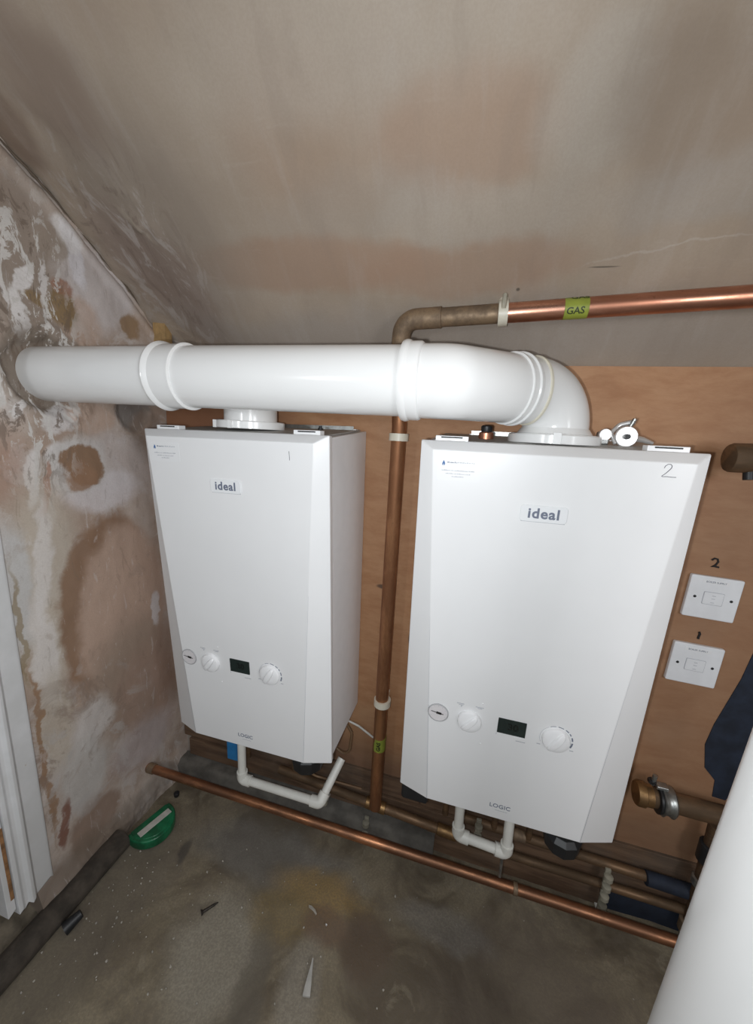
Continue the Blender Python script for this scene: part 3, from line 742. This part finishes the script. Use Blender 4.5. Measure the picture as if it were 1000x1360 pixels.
# ------------------------------------------------------------------ copper pipework
gx = .0205
G = thing('gas_pipe', 'copper gas pipe rising between the boilers and turning right under the ceiling', 'pipe', (gx, -.04, -.27))
OG = Vector((gx, -.04, -.27))
def addg(name, bm, mat, sm=45): return obj(name, (bm.transform(Matrix.Translation(-OG)), bm)[1], mat, G, smooth=sm)
EL = Vector((.030, -.115, .912)); RT = Vector((1.19, -.115, .957)); rg = .0158
addg('riser', tb([(gx-.002, -.04, -.27), (gx, -.045, .72), (gx, -.06, .78), (.0195, -.088, .862)], rg, 32), 'copper_d')
pe = rpath([Vector((.0195, -.083, .845)), EL, EL+(RT-EL).normalized()*.07], .030, 10)
addg('elbow', tb(pe, rg+.0018, 32), 'solder')
dd = (RT-EL).normalized()
addg('aged_length', tb([EL+dd*.05, EL+dd*.175], rg, 32), 'solder')
addg('run', tb([EL+dd*.172, RT], rg, 32), 'copper')
addg('solder_ring', lathe(EL+dd*.066, dd, [(0, rg), (.001, rg+.0022), (.004, rg+.0022), (.005, rg)], 32), 'solder')
def band(axp, d, L_, r, mat, name, add_): return add_(name, lathe(axp, d, [(0, r), (.0002, r+.0004), (L_, r+.0004), (L_+.0002, r)], 32), mat)
tp = band(EL+dd*.270, dd, .036, rg, 'tape', 'gas_tape', addg)
def wrap_text(s, size, c, ax, up, r, par, ang, orig, mat='tapetxt', sp=1.0, off=.0004):
    """lettering bent round a pipe: ax = direction of reading, up = outward direction at ang 0"""
    cu = bpy.data.curves.new('w', 'FONT'); cu.body = s; cu.size = size; cu.align_x = 'CENTER'; cu.align_y = 'CENTER'; cu.offset = off; cu.resolution_u = 3; cu.space_character = sp
    to = bpy.data.objects.new('w', cu); C.objects.link(to); dg = bpy.context.evaluated_depsgraph_get(); me = bpy.data.meshes.new_from_object(to.evaluated_get(dg))
    bpy.data.objects.remove(to); bpy.data.curves.remove(cu)
    ax = Vector(ax).normalized(); up = (Vector(up)-ax*ax.dot(Vector(up))).normalized(); side = up.cross(ax)
    q = bmesh.new(); q.from_mesh(me); bmesh.ops.subdivide_edges(q, edges=q.edges, cuts=4, use_grid_fill=True); bmesh.ops.triangulate(q, faces=q.faces); q.to_mesh(me); q.free()
    for v in me.vertices:
        th = v.co.y/r+ang; v.co = Vector(c)+ax*v.co.x+r*(math.cos(th)*up+math.sin(th)*side)-Vector(orig)
    me.name = 'lettering'; me.materials.clear(); me.materials.append(M[mat]); o = bpy.data.objects.new('lettering', me); C.objects.link(o); o.parent = par
    return o
side_up = Vector((0, -1, 0))
c = EL+dd*.2865
wt = wrap_text('GAS', .0145, c, dd, (0, -1, 0), rg+.0007, tp, -.50, OG, off=.0003)
wt = wrap_text('GAS', .0145, c+dd*.006, dd, (0, -1, 0), rg+.0007, tp, .98, OG, off=.0003)
tp2 = band(Vector((gx-.001, -.041, -.085)), (0, 0, 1), .036, rg, 'tape', 'gas_tape', addg)
wrap_text('GAS', .0135, (gx-.001, -.041, -.067), (0, 0, 1), (.1, -1, 0), rg+.0007, tp2, .0, OG, off=.0007)
def clip(name, label, c, ax, wall, r, mat='cream'):
    """plastic pipe clip: collar round the pipe plus a foot back to the wall"""
    c = Vector(c); ax = Vector(ax).normalized(); wall = Vector(wall).normalized()
    t = thing(name, label, 'clip', c, 'cream plastic pipe clips on the gas pipe')
    obj('collar', lathe(-ax*.008, ax, [(0, r+.0003), (.0003, r+.0050), (.0157, r+.0050), (.016, r+.0003)], 32), mat, t, smooth=40)
    return t
c1 = clip('pipe_clip', 'cream pipe clip fixing the gas pipe to the ceiling, left of its tape', EL+dd*.175, dd, (0, .6, .7), rg)
upv = Vector((0, .60, .80)).normalized()
p = upv*(rg+.002); q = Vector((0, .02, .030))
obj('foot', tb([p-upv*.003, upv*.040], .0095, 12), 'cream', c1, smooth=50)
for s in (-1, 1): obj('jaw', tb([Vector((0, -.0195, .002)), Vector((0, -.021, .013)), Vector((0, -.016, .024))], .004, 8), 'cream', c1, smooth=50)
for z, lab in ((.700, 'cream pipe clip on the upright gas pipe just below the flue'), (.052, 'cream pipe clip low on the upright gas pipe between the boilers')):
    c2 = clip('pipe_clip', lab, (gx, -.0445 if z > .5 else -.0415, z), (0, 0, 1), (0, 1, 0), rg)
    obj('foot', bx((-.010, .014, -.008), (.010, .041 if z < .5 else .044, .008)), 'cream', c2, bevel=.001)

def run(name, label, p0, p1, r, mat, fits=(), cat='pipe', fmat_='solder'):
    p0, p1 = Vector(p0), Vector(p1); d = (p1-p0).normalized()
    t = thing(name, label, cat, p0); obj('pipe', tb([Vector(), p1-p0], r, 28), mat, t, smooth=45)
    for s, L_, dr in fits: obj('coupling', lathe(d*s, d, [(0, r), (.001, r+dr), (L_-.001, r+dr), (L_, r)], 28), fmat_, t, smooth=40)
    return t
run('copper_pipe', 'long copper pipe running low across the floor in front of both boilers', (-.64, -.135, -.262), (.98, -.098, -.302), .0112, 'copper_f', [(.012, .020, .002), (1.005, .010, .0012)])
run('copper_pipe', 'brown copper pipe along the back wall joining the foot of the gas pipe', (-.27, -.032, -.252), (.235, -.032, -.290), .0115, 'copper_b', [(.262, .055, .0032), (.455, .05, .0025)], fmat_='brass')
run('copper_pipe', 'dull copper pipe low on the back boards behind boiler number 2', (.245, -.024, -.238), (1.18, -.024, -.262), .0105, 'copper_b', [(.12, .03, .0022)])
run('copper_pipe', 'lowest brown copper pipe against the back boards at bottom right', (.26, -.030, -.300), (1.18, -.030, -.300), .0095, 'copper_b')
nl = obj('pipe_lagging', lathe((.652, -.027, -.2485), (1, 0, -.026), [(0, .0115), (.001, .0150), (.095, .0155), (.098, .0115)], 20), 'navy', smooth=50)
tag(nl, 'short dark navy foam lagging on a pipe at bottom right', 'lagging')
for i, (x, z0, z1, lab) in enumerate(((-.003, -.365, -.315, 'stacked pale pipe clips under the foot of the gas pipe'), (.574, -.385, -.245, 'tall column of pale pipe clips below the right corner of boiler 2'),
                                      (.283, -.27, -.215, 'pale pipe clip stack behind the condensate pipe of boiler 2'), (-.125, -.315, -.25, 'pale pipe clip stack beside the condensate pipe of boiler 1'))):
    t = thing('clip_stack', lab, 'clip', (x, -.045, z0)); n = max(2, int((z1-z0)/.026))
    obj('spine', bx((-.006, .006, 0), (.006, .012, z1-z0)), 'old_clip', t, bevel=.001)
    for k in range(n):
        zz = (z1-z0)*(k+.5)/n
        obj('clip', lathe((0, .0, zz-.008), (0, 0, 1), [(0, .006), (.002, .0095), (.012, .0095), (.014, .006)], 14), 'old_clip', t, smooth=45)
    if z0 < -.35 or True: obj('stem', bx((-.004, .006, -.0), (.004, .043, .008)), 'cond', t)
# capped pipes at the right
t = thing('capped_pipe', 'large capped copper pipe end beside the top of boiler number 2', 'pipe', (.600, -.062, .696))
obj('pipe', tb([(.012, 0, 0), (.59, 0, .012)], .0215, 32), 'copper_b', t, smooth=45)
obj('cap', lathe((0, 0, 0), (1, 0, .02), [(0, .016), (.002, .0225), (.006, .0245), (.032, .0245), (.034, .0225)], 32), 'copper_b', t, smooth=40)
obj('valve', tb([(.032, -.002, -.012), (.034, -.006, -.035)], .008, 12), 'black', t, smooth=45)
t = thing('capped_pipe', 'capped copper pipe low at the right, gripped by a steel clamp', 'pipe', (.584, -.05, -.014))
obj('pipe', tb([(.004, 0, 0), (.60, 0, -.012)], .0195, 32), 'copper_b', t, smooth=45)
obj('cap', lathe((0, 0, 0), (1, 0, 0), [(0, .012), (.001, .0225), (.005, .0245), (.016, .0245), (.018, .0215), (.030, .0215)], 32), 'brass', t, smooth=40)
t2 = thing('pipe_clamp', 'steel band clamp with a bolt on the low capped copper pipe', 'clamp', (.632, -.05, -.016))
obj('band', lathe((-.003, 0, 0), (1, 0, 0), [(0, .0235), (.001, .0275), (.003, .0300), (.008, .0262), (.016, .0262), (.021, .0300), (.024, .0275), (.025, .0235)], 32), 'steel', t2, smooth=40)
obj('gasket', lathe((-.009, 0, 0), (1, 0, 0), [(0, .0225), (.001, .0275), (.005, .0275), (.006, .0235)], 32), 'black', t2, smooth=40)
obj('lug', bx((-.014, -.006, .026), (.008, .010, .034)), 'steel', t2, bevel=.002)
obj('bolt', tb([(-.020, .002, .030), (-.018, .002, .052)], .0045, 10), 'steel', t2, smooth=45)
obj('nut', lathe((-.022, .002, .034), (.1, 0, 1), [(0, .008), (.006, .008)], 6), 'black', t2)
t = thing('standing_pipe', 'dull upright pipe with valve below the low capped pipe, far right', 'pipe', (.745, -.042, -.36))
obj('pipe', tb([(0, 0, 0), (-.004, 0, .31)], .0125, 20), 'copper_k', t, smooth=45)
for z, r, h, mt in ((.02, .018, .03, 'solder'), (.15, .017, .02, 'steel'), (.215, .020, .045, 'black')):
    obj('fitting', lathe((-.002, 0, z), (0, 0, 1), [(0, r-.003), (.002, r), (h-.002, r), (h, r-.003)], 16), mt, t, smooth=40)
# white flex beside boiler 1
o = obj('white_cable', tb(rpath([(-.10, -.02, .02), (-.085, -.018, -.045), (-.045, -.012, -.062), (-.005, -.012, -.085), (.03, -.012, -.09)], .02, 5), .0028, 10), 'whitecable', smooth=60)
tag(o, 'thin white cable running from boiler number 1 behind the gas pipe', 'cable')

# ------------------------------------------------------------------ fused switches and marker numbers
def switch(cx, cz, label):
    t = thing('fused_switch', label, 'switch', (cx, 0, cz), 'fused switch plates', (0, .03, 0))
    def P(w_, h_, r, d0, d1): b = rrect(w_, h_, r, d1-d0); b.transform(Matrix.Rotation(math.radians(90), 4, 'X') @ Matrix.Translation((0, 0, d0))); return b
    obj('plate', P(.087, .087, .003, 0, .0095), 'cplate', t, bevel=.002)
    obj('fuse_surround', P(.034, .026, .002, .0095, .0101), 'pale_ink', t)
    obj('fuse_holder', P(.0325, .0245, .002, .0095, .0110), 'cplate', t, bevel=.0006)
    for z in (.006, .0, -.008): obj('print', bx((-.003, -.0113, z-.0005), (.003, -.0109, z+.0005)), 'pale_ink', t)
    l = obj('label_strip', bx((-.024, -.0100, .029), (.021, -.0092, .037)), 'badge', t)
    mw = Matrix.Translation((-.0015, -.0102, .0330)) @ Matrix.Rotation(math.radians(90), 4, 'X')
    text_obj('lettering', 'BOILER SUPPLY', .0052, 'ink', l, mw, .0001, 0, 1, .95)
    for sx in (-1, 1): obj('screw', lathe((sx*.0302, -.0090, .0), (0, -1, 0), [(0, .0028), (.0012, .0026), (.0016, .001)], 12), 'black', t, smooth=50)
    return t
switch(.6580, .4240, 'upper white fused switch plate right of boiler number 2')
switch(.6555, .2790, 'lower white fused switch plate right of boiler number 2')
mk = obj('marker_number', tb([(.646, -.0008, .499), (.650, -.0008, .503), (.655, -.0008, .502), (.657, -.0008, .497), (.654, -.0008, .490), (.648, -.0008, .486), (.653, -.0008, .487), (.660, -.0008, .486)], .0018, 8), 'marker', ply, smooth=50)
mk = obj('marker_number', tb([(.654, -.0008, .348), (.656, -.0008, .344), (.655, -.0008, .338), (.655, -.0008, .333)], .0022, 8), 'marker', ply, smooth=50)

# ------------------------------------------------------------------ foreground white pipe
az0, az1 = math.radians(45.6), math.radians(38.9)
dpp = .45
cx, cy = .1928, -.8479
top = (cx+dpp*math.sin(az0), cy+dpp*math.cos(az0), 1.20); bot = (cx+dpp*math.sin(az1), cy+dpp*math.cos(az1), FZ)
o = obj('soil_pipe', tb([bot, top], .060, 96), 'upvc', smooth=50)
tag(o, 'thick white plastic pipe standing upright in the foreground at bottom right', 'pipe')

# ------------------------------------------------------------------ on the floor
bp_ = obj('drain_pipe', tb([(-.604, -.250, -.362), (-.600, -.60, -.362), (-.59, -1.4, -.362)], .027, 32), 'blackpipe', smooth=50)
tag(bp_, 'dark grey dusty pipe lying along the foot of the left wall', 'pipe')
t = thing('green_tub', 'half-round green plastic tub with a white strip by the left wall', 'tub', (-.563, -.197, FZ+.004), rot=(0, 0, math.radians(74)))
def dshape(r, r2, n=20):
    return [(r*math.cos(math.pi+math.pi*k/n), r2*math.sin(math.pi+math.pi*k/n)) for k in range(n+1)]+[(r*.97, .012), (-r*.97, .012)]
bm = prism(dshape(.056, .060), .026, 'z'); obj('tub_body', bm, 'green', t, bevel=.004)
bm = prism(dshape(.048, .052), .0272, 'z'); obj('lid', bm, 'green', t, bevel=.002)
bm = bx((-.040, -.024, .0275), (.042, -.007, .0295)); obj('strip', bm, 'stick', t, bevel=.0005)
t = thing('screw', 'black screw lying on the concrete floor left of the stain', 'screw', (-.305, -.312, FZ+.008), rot=(0, 0, math.radians(50)))
obj('shank', tb([(0, 0, 0), (.024, 0, 0), (.034, 0, 0)], [.0032, .0028, .001], 10), 'rustysteel', t, smooth=50)
obj('head', lathe((-.003, 0, 0), (1, 0, 0), [(0, .0058), (.0015, .0058), (.005, .003)], 16), 'rustysteel', t, smooth=40)
bm = prism([(-.0075, -.025), (.0075, -.025), (.0065, -.012), (.003, .020), (.002, .030), (-.0005, .030), (-.0015, .020), (-.0065, -.012)], .005, 'z')
o = obj('plastic_wedge', bm, 'shardmat', bevel=.0008); o.location = (-.030, -.338, FZ+.004); o.rotation_euler = (0, 0, math.radians(12)); tag(o, 'white tapered plastic wedge on the floor at the bottom of the picture', 'offcut')
bm = prism([(-.013, .002), (-.005, .0035), (.006, .001), (.013, -.004), (.012, -.0065), (.003, -.003), (-.010, -.0015)], .002, 'z')
o = obj('plastic_shard', bm, 'chip'); o.location = (-.071, -.232, FZ+.005); o.rotation_euler = (0, 0, -.15); tag(o, 'thin curved pale shard in the brown floor stain', 'offcut')
bm = lathe((0, 0, 0), (.3, 1, .2), [(0, .001), (.001, .0028), (.003, .003), (.004, .001)], 8)
o = obj('glass_bead', bm, 'chrome', smooth=50); o.location = (-.031, -.252, FZ+.007); tag(o, 'tiny shiny bead beside the brown floor stain', 'debris')
bm = bmesh.new(); tube(bm, [(0, 0, 0), (.012, .028, .008)], [.014, .009], 14)
o = obj('rubber_bung', bm, 'black', smooth=50); o.location = (-.560, -.425, FZ+.012); tag(o, 'black rubber bung on the floor beside the dark pipe', 'bung')
bm = lathe((0, 0, 0), (0, 0, 1), [(0, .007), (.010, .008), (.012, .005)], 12)
o = obj('black_cap', bm, 'black', smooth=50); o.location = (-.572, -.100, FZ+.002); tag(o, 'small black cap on the floor above the green tub', 'cap')
rr = random.Random(11)
bmc = bmesh.new()
for k in range(150):
    x = rr.uniform(-.58, .15); y = rr.uniform(-.52, -.14)
    if k < 70: x = rr.gauss(-.50, .05); y = rr.gauss(-.36, .09)
    s = rr.uniform(.0006, .0026)
    q = bmesh.new(); bmesh.ops.create_icosphere(q, subdivisions=1, radius=s)
    for v in q.verts: v.co *= rr.uniform(.6, 1.3)
    q.transform(Matrix.Translation((x, y, FZ+.004+.006*fbm(x*5, y*5, 0)-.002))); me = bpy.data.meshes.new('q'); q.to_mesh(me); bmc.from_mesh(me); q.free(); bpy.data.meshes.remove(me)
o = obj('plaster_crumbs', bmc, 'chip'); o['kind'] = 'stuff'; tag(o, 'scattered pale plaster crumbs on the dirty concrete floor', 'debris')
bmc = bmesh.new()
for k in range(26):
    q = bmesh.new(); bmesh.ops.create_icosphere(q, subdivisions=2, radius=rr.uniform(.008, .022))
    for v in q.verts: v.co *= 1+.35*fbm(v.co.x*90+k, v.co.y*90, v.co.z*90)
    q.transform(Matrix.Translation((rr.uniform(-.80, -.67), rr.uniform(-.52, -.40), -.31+rr.uniform(0, .01)))); me = bpy.data.meshes.new('q'); q.to_mesh(me); bmc.from_mesh(me); q.free(); bpy.data.meshes.remove(me)
o = obj('rubble', bmc, 'foam', smooth=50); o['kind'] = 'stuff'; tag(o, 'yellowish rubble piled on the threshold inside the doorway', 'rubble')
